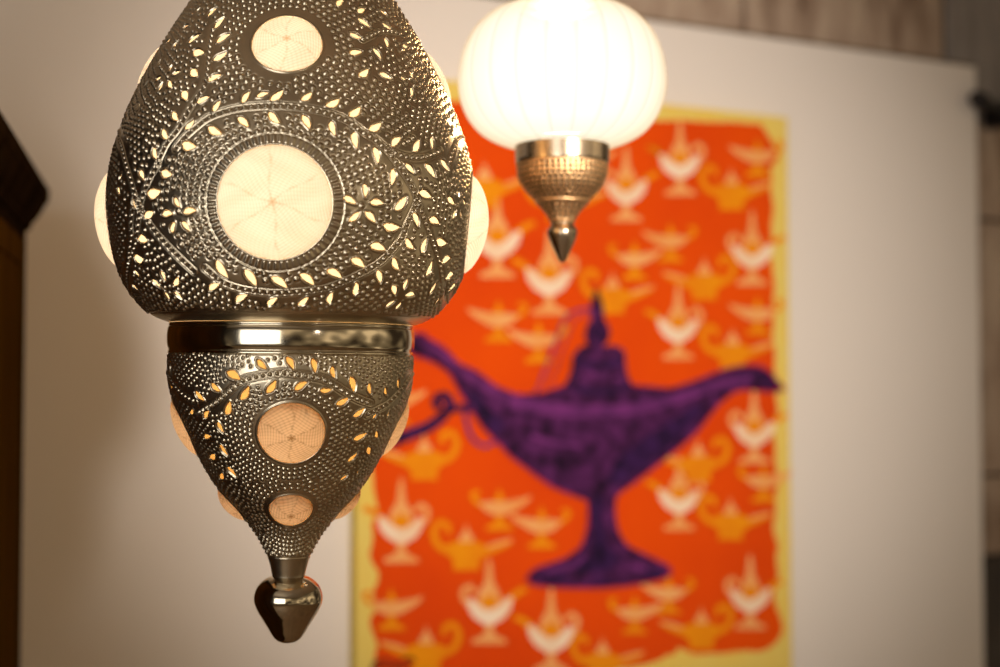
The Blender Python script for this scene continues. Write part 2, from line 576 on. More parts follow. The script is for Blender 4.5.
def virt(ds):
    """discs of one tier again beyond the seam so nearest-disc tests wrap"""
    out = list(ds)
    for d in ds:
        out.append((d[0] + 2 * PI, d[1], d[2], d[3]))
        out.append((d[0] - 2 * PI, d[1], d[2], d[3]))
    return out

s_rim = float(np.interp(1.6 + (YH - 314) / F * AY * 0.985, upper.z[::-1], upper.s[::-1]))
s_nk = float(np.interp(1.6 + (YH - 552) / F * AY, lower.z[::-1], lower.s[::-1]))
n1 = upper.dimples(virt(discs_u), s_rim)
n2 = lower.dimples(virt(discs_l), s_nk, s_min=0.004, gap=0.0051, R=0.0019, h=0.0009)
# engraved line where the punched field ends
for sh, s0 in ((upper, s_rim + 0.003), (lower, s_nk + 0.002)):
    sh.H -= (0.0005 * np.exp(-((sh.s - s0) / 0.0006) ** 2))[:, None].astype(np.float32)

upper.build('upper_shell', M_METAL, LAN, E0, E1, base_z)
lower.build('lower_shell', M_METAL, LAN, E0, E1, base_z)

def lining(name, shell, discs, mat, off=-0.0028):
    th = np.linspace(-PI, PI, 361)[:-1]
    s = np.linspace(0.001, shell.s[-1] - 0.001, max(int(shell.s[-1] / 0.003), 20))
    r, z = shell.surf(0, s, off)
    V, HO = [], []
    X = r[:, None] * (np.cos(th) * E0[0] + np.sin(th) * E1[0])[None]
    Y = r[:, None] * (np.cos(th) * E0[1] + np.sin(th) * E1[1])[None]
    Z = np.broadcast_to((z - base_z)[:, None], X.shape)
    V = np.stack([X, Y, Z], -1).reshape(-1, 3)
    ho = np.full(X.shape, 1.0)
    for (tc, sc, R, _) in discs:
        rc, zc = np.interp(sc, shell.s, shell.r), np.interp(sc, shell.s, shell.z)
        d = np.sqrt((r[:, None] * np.cos(th - tc)[None] - rc) ** 2 + (r[:, None] * np.sin(th - tc)[None]) ** 2 + (z[:, None] - zc) ** 2)
        ho = np.minimum(ho, d - R - 0.0005)
    ns, nt = X.shape
    J, I = np.meshgrid(np.arange(ns - 1), np.arange(nt), indexing='ij')
    I2 = (I + 1) % nt
    keep = np.minimum.reduce([ho[J, I], ho[J + 1, I2], ho[J, I2], ho[J + 1, I]]) > -0.002
    J, I, I2 = J[keep], I[keep], I2[keep]
    Q = np.stack([J * nt + I, (J + 1) * nt + I, (J + 1) * nt + I2, J * nt + I2], -1)
    return quad_mesh(name, V, Q, mat, LAN)

ln = lining('lining', upper, discs_u, M_LINING)
ln['label'] = 'cream cloth lining glowing through leaf cut-outs'
ln = lining('lining', lower, discs_l, M_LINING2)
ln['label'] = 'amber cloth lining glowing through leaf cut-outs'

def gauze(shell, tc, sc, R, bulge, mat, phase):
    nr_, na = 64, 216
    rr = np.linspace(0, 1.035, nr_ + 1)[1:]
    aa = np.arange(na) * 2 * PI / na
    rc = float(np.interp(sc, shell.s, shell.r))
    V, T = [], []
    def put(rho, a):
        x, y = rho * R * math.cos(a), rho * R * math.sin(a)
        s = sc + y
        r, z = shell.surf(0, s, bulge * max(1 - rho ** 2, 0) ** 0.62 - 0.0012)
        rb = float(np.interp(s, shell.s, shell.r))
        # keep the rim a true circle in space
        k = math.sin(min(abs(x) / (0.5 * (rb + rc)), 1.2)) if False else x / (0.5 * (rb + rc))
        t = tc + math.asin(max(min(k, 0.99), -0.99))
        V.append((r * (math.cos(t) * E0[0] + math.sin(t) * E1[0]), r * (math.cos(t) * E0[1] + math.sin(t) * E1[1]), z - base_z))
        # weave: six gathered sectors, rows of thread across each
        sec = (a - phase + 0.10 * math.sin(rho * 5 + phase * 4) + 0.06 * math.sin(a * 2 + phase)) % (PI / 3)
        mid = sec - PI / 6
        p, q = x * math.cos(a - mid) + y * math.sin(a - mid), rho * R * math.sin(mid)
        p = rho * R * math.cos(mid)
        row = 0.5 + 0.5 * math.sin(p * 2 * PI / 0.00235)
        colm = 0.5 + 0.5 * math.sin(q * 2 * PI / 0.0035)
        seam = math.exp(-(min(sec, PI / 3 - sec) * rho * R / 0.0009) ** 2)
        cen = math.exp(-(rho * R / 0.0022) ** 2)
        v = 0.36 * row ** 2 + 0.16 * colm ** 3 + 0.42 * seam * (0.25 + 0.75 * math.sin(rho * 9 + a * 3) ** 2) + 0.8 * cen
        v += 0.10 * math.sin(x * 140 + 3 * math.sin(y * 90)) * math.cos(y * 120 + phase)
        T.append(min(max(v, 0), 1))
    put(0.0, 0.0)
    for rho in rr:
        for a in aa:
            put(rho, a)
    Fc = [(0, 1 + i, 1 + (i + 1) % na) for i in range(na)]
    for j in range(nr_ - 1):
        b = 1 + j * na
        for i in range(na):
            i2 = (i + 1) % na
            Fc.append((b + i, b + na + i, b + na + i2, b + i2))
    o = mesh_obj('gauze_window', V, Fc, mat, LAN)
    at = o.data.attributes.new('thread', 'FLOAT', 'POINT')
    at.data.foreach_set('value', np.array(T, np.float32))
    return o

for i, d in enumerate(discs_u):
    gauze(upper, d[0], d[1], d[2], 0.0145 if d[3] else 0.0075, M_FAB, 0.35 + 0.3 * i)
for i, d in enumerate(discs_l):
    gauze(lower, d[0], d[1], d[2], 0.009 if d[2] > 0.025 else 0.0085, M_FAB2, 0.5 + 0.3 * i)

def lan_lathe(name, pts_px, mat, per=8, n=160, ends=True, parent=LAN, oz=None):
    P = smooth_profile(prof_px(pts_px), per)
    V, Fc = lathe_data([(max(r, 0.0004), z - (base_z if oz is None else oz)) for r, z in P], n, ends)
    return mesh_obj(name, V, Fc, mat, parent)

o = lan_lathe('collar', [(322.5, 116), (323.5, 120), (325.5, 121.5), (327.5, 121.3), (329, 122.2), (334, 122.9), (341, 123.1), (347, 122.5),
                     (350.5, 121.3), (352, 121.8), (354, 121.8), (355, 119.5), (354.5, 117)], M_POLISH, ends=False)
o['label'] = 'plain polished band between the two pierced bodies'
lan_lathe('finial', [(574, 15), (575.2, 18.5), (577.5, 23), (581, 27.5), (586, 31.5), (594, 34), (601, 33.5), (609, 30.2), (617, 25.2), (625, 20.2),
                     (632, 16), (636.5, 12.5), (639.5, 7.5), (640.5, 0.3)], M_POLISH)
lan_lathe('top_cap', [(-60, 60), (-64, 60), (-66, 54), (-76, 46), (-86, 34), (-92, 20), (-100, 12), (-112, 11), (-118, 16), (-126, 12), (-130, 4)], M_POLISH)

def chain(parent, x, y, z0, z1, oz, mat, a=0.011, w=0.0018):
    """oval links, alternately turned"""
    n = int((z1 - z0) / (2 * a * 1.45))
    pitch = (z1 - z0) / n
    V, Fc = [], []
    for k in range(n):
        zc = z0 + (k + 0.5) * pitch
        b = len(V)
        nu, nv = 20, 6
        for i in range(nu):
            u = 2 * PI * i / nu
            cx, cz = 0.007 * math.cos(u), pitch * 0.58 * math.sin(u)
            nx, nz_ = math.cos(u), math.sin(u)
            for j in range(nv):
                v = 2 * PI * j / nv
                p = (cx + w * math.cos(v) * nx, w * math.sin(v), zc + cz + w * math.cos(v) * nz_ - oz)
                V.append(p if k % 2 == 0 else (p[1], p[0], p[2]))
        for i in range(nu):
            for j in range(nv):
                Fc.append((b + i * nv + j, b + ((i + 1) % nu) * nv + j, b + ((i + 1) % nu) * nv + (j + 1) % nv, b + i * nv + (j + 1) % nv))
    return mesh_obj('chain', V, Fc, mat, parent)

CEIL = 2.75
z_top = prof_px([(-128, 4)])[0][1]
chain(LAN, AX, AY, z_top, CEIL - 0.005, base_z, M_POLISH)

# ------------------------------------------------------------------ small lantern
BY = 1.58
BX = (562.5 - 500) / F * BY
BDH = math.hypot(BX, BY)
bz = 1.6 + (YH - 262.5) / F * BY
SML = thing('pendant_lantern', 'small hanging lantern with glowing ribbed white globe above pierced cup, in front of painting', 'lantern', (BX, BY, bz))

def pb(pts):
    out = []
    for (y, hw) in pts:
        r = BDH * math.sin(hw * 0.998 / F)
        out.append((r, 1.6 + (YH - y) / F * BY * (1 - (r / BDH) ** 2)))
    return out

def globe_glass():
    m, nt, out = new_mat('lit_ribbed_glass')
    L = nt.links.new
    at = nt.nodes.new('ShaderNodeAttribute')
    at.attribute_name = 'thread'
    lw = nt.nodes.new('ShaderNodeLayerWeight')
    lw.inputs['Blend'].default_value = 0.35
    rp = nt.nodes.new('ShaderNodeValToRGB')
    e = rp.color_ramp.elements
    e[0].position, e[0].color = 0.0, (1.0, 0.96, 0.90, 1)
    e[1].position, e[1].color = 0.95, (0.62, 0.36, 0.15, 1)
    k = e.new(0.55)
    k.color = (0.92, 0.78, 0.56, 1)
    mm = nt.nodes.new('ShaderNodeMath')
    mm.operation = 'MULTIPLY_ADD'
    mm.inputs[1].default_value = -0.36
    mm.inputs[2].default_value = 1.15
    em = nt.nodes.new('ShaderNodeEmission')
    tr = nt.nodes.new('ShaderNodeBsdfTransparent')
    tr.inputs['Color'].default_value = (1, 0.97, 0.92, 1)
    ms = nt.nodes.new('ShaderNodeMixShader')
    ms.inputs[0].default_value = 0.86
    gl = nt.nodes.new('ShaderNodeBsdfGlossy')
    gl.inputs['Roughness'].default_value = 0.2
    L(lw.outputs['Facing'], rp.inputs[0])
    L(rp.outputs[0], em.inputs['Color'])
    sc_ = nt.nodes.new('ShaderNodeMath')
    sc_.operation = 'MULTIPLY'
    sc_.inputs[1].default_value = 1.12
    L(at.outputs['Fac'], mm.inputs[0])
    L(mm.outputs[0], sc_.inputs[0])
    L(sc_.outputs[0], em.inputs['Strength'])
    L(tr.outputs[0], ms.inputs[1])
    L(em.outputs[0], ms.inputs[2])
    L(ms.outputs[0], out.inputs[0])
    return m

M_GLOBE = globe_glass()
G = smooth_profile(pb([(5, 45), (6, 55), (9, 68), (18, 81), (32, 93), (50, 101), (68, 104.5), (84, 105), (100, 102), (114, 96), (126, 87), (134, 77), (140, 65), (144, 53), (146, 42)]), 8)
NG, RIBS = 264, 22
V, T = [], []
for (r, z) in G:
    for i in range(NG):
        a = 2 * PI * i / NG
        c = abs(math.sin(a * RIBS / 2 + 0.6))
        groove = 1 - min(c / 0.35, 1.0)
        rr = r * (1 - 0.016 * groove ** 2)
        V.append((rr * math.cos(a), rr * math.sin(a), z - bz))
        T.append(groove ** 2)
Fc = []
for j in range(len(G) - 1):
    for i in range(NG):
        i2 = (i + 1) % NG
        Fc.append((j * NG + i, (j + 1) * NG + i, (j + 1) * NG + i2, j * NG + i2))
o = mesh_obj('glass_globe', V, Fc, M_GLOBE, SML)
o['label'] = 'glowing ribbed white glass globe'
at = o.data.attributes.new('thread', 'FLOAT', 'POINT')
at.data.foreach_set('value', np.array(T, np.float32))

def b_lathe(name, pts, mat, per=6, n=96, ends=False):
    P = smooth_profile(pb(pts), per)
    V, Fc = lathe_data([(max(r, 0.0004), z - bz) for r, z in P], n, ends)
    return mesh_obj(name, V, Fc, mat, SML)

b_lathe('top_cap', [(4, 49), (3.5, 51.5), (1, 51), (-3, 48), (-8, 46), (-16, 36), (-26, 22), (-34, 12), (-40, 11), (-44, 14), (-50, 8), (-53, 2)], M_METAL2)
b_lathe('collar', [(141, 44), (139.8, 46.5), (141, 47.6), (143, 47.8), (150, 47.6), (157, 47.4), (160, 47.3), (162, 47), (163.5, 46.2), (163.5, 44)], M_METAL2)
cup = Shell(pb([(163, 46.5), (170, 46), (178, 44.2), (187, 39.5), (195, 32.5), (199.5, 28), (202, 27.2), (204, 25), (210, 19.5), (217, 14.5), (223, 11.8)]),
            0.008, 0.00045, th_fine=PI, coarse=1)
s_ring = float(np.interp(1.6 + (YH - 200) / F * BY, cup.z[::-1], cup.s[::-1]))
k = 0
sv = 0.004
while sv < cup.s[-1] - 0.002:
    r = float(np.interp(sv, cup.s, cup.r))
    if abs(sv - s_ring) > 0.0035:
        m = max(int(2 * PI * r / 0.0066), 8)
        for i in range(m):
            cup.bump(-PI + (i + 0.5 * (k % 2)) * 2 * PI / m, sv, 0.0019, -0.0014)
            cup.pierce(-PI + (i + 0.5 * (k % 2)) * 2 * PI / m, sv + rng.normal(0, 0.0004), 0.0017)
    sv += 0.0058
    k += 1
o = cup.build('pierced_cup', M_COPPER, SML, np.array([0.0, -1.0]), np.array([1.0, 0.0]), bz)
o = b_lathe('added_cup_liner', [(164, 44), (170, 43.5), (178, 41.7), (187, 37), (195, 30), (199.5, 25.6), (204, 22.5), (210, 17), (217, 12), (223, 9)], M_IRON)  # added sheet: keeps the holes dark and stops globe light leaking
o['label'] = 'added dark liner that darkens the holes of the pierced cup'
b_lathe('finial', [(222, 11.5), (224, 11), (226, 12.5), (229, 14.6), (232, 15.1), (236, 14.4), (242, 12.2), (249, 8.9), (255, 6), (259, 4), (261.5, 2.2), (262.4, 0.4)], M_METAL2, ends=True)
zt = pb([(-51, 2)])[0][1]
chain(SML, BX, BY, zt, CEIL - 0.005, bz, M_METAL2)

# ------------------------------------------------------------------ back wall, panel, painting
PO, WO = CT + 0.002, CT + 0.047                       # panel front / stone wall front behind the canvas front
WL, WR = -3.2, 1.5
v_top = 0.5 * (on_plane(820, 45, PO)[1] + on_plane(644, 18.7, PO)[1])
u_r = 0.5 * (on_plane(975.5, 72, PO)[0] + on_plane(985.5, 640, PO)[0])
print('panel top', v_top, 'right', u_r, on_plane(820, 45, PO), on_plane(644, 18.7, PO))

# stone wall of big blocks: joints measured from the photo
wv, wf, wi = [], [], []
def wbox(x0, x1, z0, z1, mi, d0=0.0, dep=0.12):
    g = 0.004
    v, f = box_data(x0 + g, x1 - g, d0, d0 + dep, z0 + g, z1 - g, len(wv))
    wv.extend(v); wf.extend(f); wi.extend([mi] * 6)
uj = on_plane(945, 25, WO)[0]
ub = on_plane(948, 25, WO)[0]
zj1 = on_plane(993, 220, WO)[1]
zj2 = on_plane(993, 475, WO)[1]
zj3 = on_plane(993, 556, WO)[1]
v, f = box_data(WL, WR, 0.012, 0.14, 0, CEIL, 0)
wv.extend(v); wf.extend(f); wi.extend([3] * 6)
xs = [WL, -2.1, -1.05, uj - 0.62, uj]
for a, b in zip(xs[:-1], xs[1:]):
    wbox(a, b, v_top - 0.07, CEIL, 0)
wbox(uj + 0.006, WR, v_top - 0.12, CEIL, 1)
zs = [0.0, 0.45, zj3 - 0.35, zj3, zj2, zj1, v_top - 0.12]
for a, b in zip(zs[:-1], zs[1:]):
    mi = 0 if a >= zj3 - 1e-6 else 2
    wbox(u_r - 0.3, WR, a, b, mi, d0=0.0)
for i, (a, b) in enumerate(zip([0.0, 0.6, 1.2], [0.6, 1.2, v_top - 0.07])):
    wbox(WL, -1.4 + 0.3 * (i % 2), a, b, 0)
    wbox(-1.4 + 0.3 * (i % 2), u_r - 0.3, a, b, 0)
wall = mesh_obj('wall_back', wv, wf, [M_STONE, M_STONEG, M_STONED, M_MORTAR], None, smooth=False, mat_idx=wi)
wall_basis(wall, WO)
bevel(wall, 0.006, 2)
wall['kind'] = 'structure'

pv, pf = box_data(WL + 0.2, u_r, 0.0, WO - PO - 0.001, 0.0, v_top)
pan = mesh_obj('display_panel', pv, pf, M_BOARD, None, smooth=False)
wall_basis(pan, PO)
bevel(pan, 0.004, 3)
ev, ef = box_data(WL + 0.2, u_r + 0.012, 0.022, WO - PO - 0.001, v_top, v_top + 0.012)  # added strip: its dark brown stands in for a shadow gap
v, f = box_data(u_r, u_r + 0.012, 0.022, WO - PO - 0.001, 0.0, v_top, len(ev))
es = mesh_obj('gap_shade_strip', ev + v, ef + f, M_STRIP, pan, smooth=False)
es['label'] = 'thin dark brown strip standing in for the shadow gap along the panel edge'
pan['label'] = 'large plain white panel on the block wall, behind the painting'
pan['category'] = 'panel'

# painting
cu0 = 0.5 * (on_plane(354.5, 600)[0] + on_plane(357, 660)[0])
cu1 = 0.5 * (on_plane(787, 120)[0] + on_plane(791.5, 640)[0])
cv1 = 0.5 * (on_plane(782, 116.5)[1] + on_plane(672, 105.5)[1])
cv0 = on_plane(789, 672)[1]
print('canvas w,h', cu1 - cu0, cv1 - cv0)
ptg = thing('hanging_painting', 'orange painting with yellow border and one big purple oil lamp over rows of small lamps', 'painting', (0, 0, 0))
wall_basis(ptg, 0.0)
ptg.matrix_world = ptg.matrix_world @ Matrix.Translation((0.5 * (cu0 + cu1), 0, cv0))
PX0, PZ0 = 0.5 * (cu0 + cu1), cv0

def paint(name, c1, c2, sc=9.0, rough=0.8):
    return principled(name, c1, rough=rough, col2=c2, nscale=sc, spec=0.08)
P_YEL = paint('paint_yellow', (0.80, 0.58, 0.12, 1), (0.78, 0.62, 0.16, 1))
P_ORA = paint('paint_orange', (0.79, 0.082, 0.002, 1), (0.70, 0.060, 0.003, 1), 3.0)
P_WHT = paint('paint_white', (0.92, 0.76, 0.60, 1), (0.86, 0.60, 0.38, 1), 14.0)
P_CRM = paint('paint_cream', (0.85, 0.42, 0.16, 1), (0.82, 0.34, 0.10, 1), 14.0)
P_GLD = paint('paint_gold', (0.84, 0.30, 0.006, 1), (0.80, 0.24, 0.006, 1), 14.0)
P_BRN = paint('paint_brown', (0.12, 0.02, 0.006, 1), (0.35, 0.04, 0.01, 1), 30.0)
P_PUR = paint('paint_purple', (0.098, 0.019, 0.108, 1), (0.014, 0.005, 0.018, 1), 34.0)
P_PUL = paint('paint_light_purple', (0.185, 0.033, 0.195, 1), (0.085, 0.018, 0.10, 1), 20.0)
P_PUD = paint('paint_dark_purple', (0.015, 0.006, 0.026, 1), (0.05, 0.014, 0.09, 1), 30.0)
P_MAG = paint('paint_crimson', (0.42, 0.022, 0.07, 1), (0.36, 0.02, 0.06, 1), 20.0)
CANV_MATS = [P_YEL, P_ORA, P_WHT, P_CRM, P_GLD, P_BRN]

cv_, cf_, ci_ = [], [], []
v, f = box_data(cu0 - PX0, cu1 - PX0, 0.0, CT, 0.0, cv1 - cv0, 0)
cv_.extend(v); cf_.extend(f); ci_.extend([0] * 6)
LAY = [0]
def poly(pts_px, mi, store=None, layer=None):
    """one patch of paint on the canvas; pts in photo coordinates mapped onto the canvas plane"""
    V_, F_, I_ = store if store else (cv_, cf_, ci_)
    LAY[0] += 1
    off = -0.0002 - 0.000012 * (layer if layer is not None else LAY[0])
    uv = [on_plane(x, y) for (x, y) in pts_px]
    area = sum(uv[i][0] * uv[(i + 1) % len(uv)][1] - uv[(i + 1) % len(uv)][0] * uv[i][1] for i in range(len(uv)))
    if area < 0:
        uv = uv[::-1]
    b = len(V_)
    for (u, vv) in uv:
        V_.append((u - PX0, off, vv - PZ0))
    F_.append(tuple(range(b, b + len(uv))))
    I_.append(mi)

# orange field with a brushed, uneven edge
def rough_edge(a, b, n, amp):
    out = []
    ph = random.uniform(0, 6)
    for i in range(n):
        t = i / n
        dx, dy = b[0] - a[0], b[1] - a[1]
        L = math.hypot(dx, dy)
        k = amp * (0.5 * math.sin(t * 17 + ph) + 0.5 * math.sin(t * 41 + 2 * ph)) + random.uniform(-amp, amp) * 0.35
        out.append((a[0] + dx * t - dy / L * k, a[1] + dy * t + dx / L * k))
    return out
field = (rough_edge((372, 92), (660, 121), 30, 1.5) + rough_edge((660, 120), (772, 124), 10, 1.2) +
         [(771, 140), (774, 146), (778, 150), (779, 155), (776, 162), (771, 167)] +
         rough_edge((771, 170), (775, 400), 26, 1.6) + rough_edge((775, 400), (777, 615), 22, 3) +
         [(782, 622), (783, 630), (778, 640), (772, 646)] +
         rough_edge((766, 650), (684, 655), 9, 1.5) + rough_edge((680, 652), (640, 664), 6, 4) +
         rough_edge((630, 668), (380, 694), 16, 3) + rough_edge((374, 692), (373, 470), 24, 5) + rough_edge((373, 465), (372, 96), 30, 3))
poly(field, 1, layer=2)

def ell(cx, cy, rx, ry, n=20, a0=0.0, a1=2 * PI):
    return [(cx + rx * math.cos(a0 + (a1 - a0) * i / n), cy + ry * math.sin(a0 + (a1 - a0) * i / n)) for i in range(n if a1 - a0 > 6.2 else n + 1)]

def ribbon(pts, w0, w1):
    P = smooth_profile(pts, 6)
    d = np.gradient(P, axis=0)
    d /= np.maximum(np.hypot(d[:, 0], d[:, 1]), 1e-6)[:, None]
    n = np.stack([-d[:, 1], d[:, 0]], 1)
    w = np.linspace(w0, w1, len(P))[:, None]
    return [tuple(p) for p in P + n * w] + [tuple(p) for p in (P - n * w)[::-1]]

def quads(pts, w0, w1, mi, store=None, layer=None):
    poly(ribbon(pts, w0, w1), mi, store, layer)

def lamp_a(cx, cy, m=1, k=1.0):
    """tall footed lamp, white bowl, pointed lid; m=+1 spout to the right"""
    X = lambda x: cx + m * k * x
    Y = lambda y: cy + k * y
    P = lambda L: [(X(a), Y(b)) for a, b in L]
    quads(P([(14, -1), (22, -9), (29, -14), (35, -15)]), 4 * k, 2.5 * k, 4)
    quads(P([(-15, 1), (-23, -6), (-24, -14), (-18, -18), (-13, -12)]), 2.8 * k, 2.2 * k, 3)
    poly(P([(-4, -22), (-2, -40), (0, -45), (2, -40), (4, -22), (9, -14), (12, -2), (-12, -2), (-9, -14)]), 3)
    poly(P([(-21, -6), (-16, -7), (-10, -1), (0, 3), (10, -1), (17, -8), (22, -8), (20, 3), (14, 11), (6, 16), (3, 18), (-3, 18), (-6, 16), (-14, 11), (-19, 3)]), 2)
    poly(P([(-9, -5), (0, -12), (9, -5), (6, 2), (0, 4), (-6, 2)]), 4)
    poly(P([(-3, 17), (3, 17), (4, 24), (8, 28), (16, 31), (16, 35), (-16, 35), (-16, 31), (-8, 28), (-4, 24)]), 3)

def lamp_b(cx, cy, m=1, k=1.0):
    """low gold lamp with long spout, big curled handle and a pale lid"""
    P = lambda L: [(cx + m * k * a, cy + k * b) for a, b in L]
    quads(P([(-14, 4), (-26, -2), (-31, -14), (-26, -24), (-18, -22), (-17, -14)]), 4 * k, 2.5 * k, 4)
    poly(P([(-18, -4), (-8, -7), (8, -7), (20, -2), (32, -6), (44, -8), (42, -3), (30, 3), (18, 8), (12, 14), (13, 21), (-13, 21), (-12, 14), (-17, 6)]), 4)
    poly(P([(-7, -6), (-6, -12), (-2, -16), (0, -24), (2, -16), (6, -12), (7, -6)]), 3)
    poly(P([(20, -3), (32, -7), (44, -9), (43, -6), (32, -3), (20, 0)]), 3)

def lamp_c(cx, cy, m=1, k=1.0):
    """small peach footed lamp with shallow bowl"""
    P = lambda L: [(cx + m * k * a, cy + k * b) for a, b in L]
    quads(P([(-15, 0), (-24, -6), (-25, -12), (-19, -13)]), 2.5 * k, 2 * k, 4)
    poly(P([(-20, -3), (-8, -5), (8, -5), (20, -7), (30, -10), (28, -5), (20, 1), (10, 7), (3, 9), (-3, 9), (-12, 6)]), 3)
    poly(P([(-5, -4), (-3, -10), (0, -18), (3, -10), (5, -4)]), 4)
    poly(P([(-3, 8), (3, 8), (4, 15), (13, 20), (13, 23), (-13, 23), (-13, 20), (-4, 15)]), 4)

for (x, y, m) in ((680, 162, -1), (626, 188, 1), (752, 252, 1), (678, 326, -1), (754, 430, 1), (679, 497, -1), (750, 596, 1),
                  (401, 525, -1), (489, 606, 1), (551, 634, -1), (549, 277, -1), (497, 240, 1), (392, 215, 1), (400, 300, -1)):
    lamp_a(x, y, m, 0.95 if x > 600 else 1.08)
for (x, y, m) in ((731, 190, 1), (704, 280, -1), (732, 350, 1), (612, 294, 1), (730, 520, 1), (698, 462, -1), (424, 458, -1), (466, 548, 1),
                  (426, 650, -1), (602, 659, 1), (701, 629, -1), (484, 186, 1), (560, 200, 1), (430, 250, 1)):
    lamp_b(x, y, m, 0.95 if x > 600 else 1.05)
for (x, y, m) in ((757, 155, -1), (670, 240, -1), (634, 258, 1), (757, 313, -1), (498, 318, -1), (538, 339, -1), (763, 480, 1), (499, 506, 1), (541, 524, -1),
                  (391, 606, 1), (634, 612, 1), (668, 592, -1), (585, 160, 1), (395, 400, 1)):
    lamp_c(x, y, m, 0.95 if x > 600 else 1.05)
# dark brush scribble near the lower left corner
quads([(372, 664), (384, 660), (396, 663), (408, 658), (415, 661)], 2.2, 1.6, 5)
quads([(370, 669), (385, 666), (402, 668), (412, 664)], 2.0, 1.4, 5)
cnv = mesh_obj('canvas', cv_, cf_, CANV_MATS, ptg, smooth=False, mat_idx=ci_)

# big purple oil lamp printed over the field
L1 = ([], [], [])
LAY[0] = 400
body = [(564, 386), (581, 391), (604, 391), (626, 386), (643.6, 387), (668, 389), (684, 385), (698, 380), (713, 374), (728, 369), (743, 366.5), (757, 366.5),
        (768, 372), (776, 382), (782, 389.5), (770, 391), (757, 390), (745, 389), (733, 391), (718, 403), (708, 415), (698, 428), (686, 440), (673, 450.7), (660, 461),
        (648.5, 470), (638, 478), (628.7, 485), (615, 495), (613, 512), (616, 530), (626, 546), (648, 557), (665, 565.5), (669, 570), (667, 575), (648.5, 581),
        (625, 585), (599, 587), (570, 587), (549, 586), (533, 583.5), (527, 580), (529, 574), (535, 569), (549, 564), (564, 559), (576, 551), (582, 544), (587, 528), (588, 512), (586.5, 500),
        (569, 493), (554, 487), (540, 478), (524, 466), (510, 455.6), (500, 445), (491, 436), (483, 427.6), (474, 415), (468, 406), (459.4, 391.6), (450, 374),
        (436, 363), (424, 358), (412, 354), (404, 347), (408, 336), (421.6, 334), (427, 339), (438, 345), (447, 352), (457.6, 364), (475.6, 372), (493.6, 386), (505, 391), (517, 395), (540, 394), (553, 390)]
quads(body + body[:1], 1.7, 1.7, 3, L1)
poly(body, 0, L1)
poly([(586.5, 346), (585, 341), (584, 334), (586, 326), (590, 320), (589, 308), (592, 296), (595.5, 287), (599, 296), (602.5, 308), (603, 320), (607, 325),
      (609, 333), (607, 341), (604, 344), (602, 347), (611, 345), (619, 347.5), (624, 352), (624.5, 366), (627, 378), (632, 386), (627, 394), (600, 399), (570, 396), (562, 388), (568, 377), (571, 366), (571.5, 357), (577, 349), (583, 345)], 0, L1)
# tone blocks of the print
quads([(508, 401), (545, 408), (590, 411), (635, 408), (680, 397), (720, 384), (750, 376)], 7.5, 4.0, 1, L1)
quads([(430, 346), (455, 366), (480, 384), (505, 398)], 3.0, 5.0, 1, L1)
quads([(530, 436), (555, 443), (580, 446)], 3, 2, 1, L1)
poly([(612, 462), (640, 440), (668, 421), (694, 404), (704, 405), (692, 424), (672, 444), (645, 466), (622, 482), (606, 486)], 2, L1)
poly([(590, 496), (602, 496), (600, 520), (606, 545), (622, 560), (606, 566), (590, 556), (592, 530)], 2, L1)
poly(ell(590, 565, 22, 8), 2, L1)
poly(ell(653, 574, 11, 6), 2, L1)
poly(ell(600, 582, 10, 4), 2, L1)
poly(ell(551, 577, 16, 5), 2, L1)
quads([(572, 388), (600, 392), (628, 388)], 3.5, 3.5, 2, L1)
quads([(574, 362), (598, 366), (622, 361)], 3.5, 3.5, 2, L1)
poly(ell(597, 333, 5, 9), 2, L1)
quads([(588, 372), (596, 376), (606, 373)], 3, 3, 1, L1)
quads([(577, 379), (584, 381)], 2, 2, 1, L1)
quads([(612, 379), (619, 378)], 2, 2, 1, L1)
quads([(735, 372), (755, 374), (772, 385)], 2.5, 2.0, 2, L1)
quads([(545, 571), (570, 566), (583, 556)], 3, 2, 1, L1)
quads([(628, 566), (645, 569)], 3, 3, 1, L1)
quads([(470, 392), (482, 410), (500, 430)], 5, 7, 2, L1)
# scroll handle, ring and lid chain
quads([(388, 442), (411, 433.5), (425, 428), (436, 421), (446, 411), (449, 402), (444, 396), (437, 397), (435, 404), (440, 408)], 6.0, 3.6, 2, L1)
quads([(446, 411), (458, 408), (470, 408)], 3.2, 4.5, 0, L1)
quads([(464, 412), (467, 428), (473, 440), (484, 446), (494, 441)], 2.0, 1.8, 1, L1)
quads([(592, 309), (580, 310), (569, 314), (562, 322), (555, 340), (548, 360), (540, 380), (534, 394)], 1.3, 1.0, 1, L1)
quads([(590, 314), (578, 316), (571, 324), (563, 345), (554, 372), (546, 392)], 0.5, 0.5, 1, L1)
lampo = mesh_obj('painted_oil_lamp', L1[0], L1[1], [P_PUR, P_PUL, P_PUD, P_MAG], ptg, smooth=False, mat_idx=L1[2])
lampo['label'] = 'big purple oil lamp printed on the orange ground'

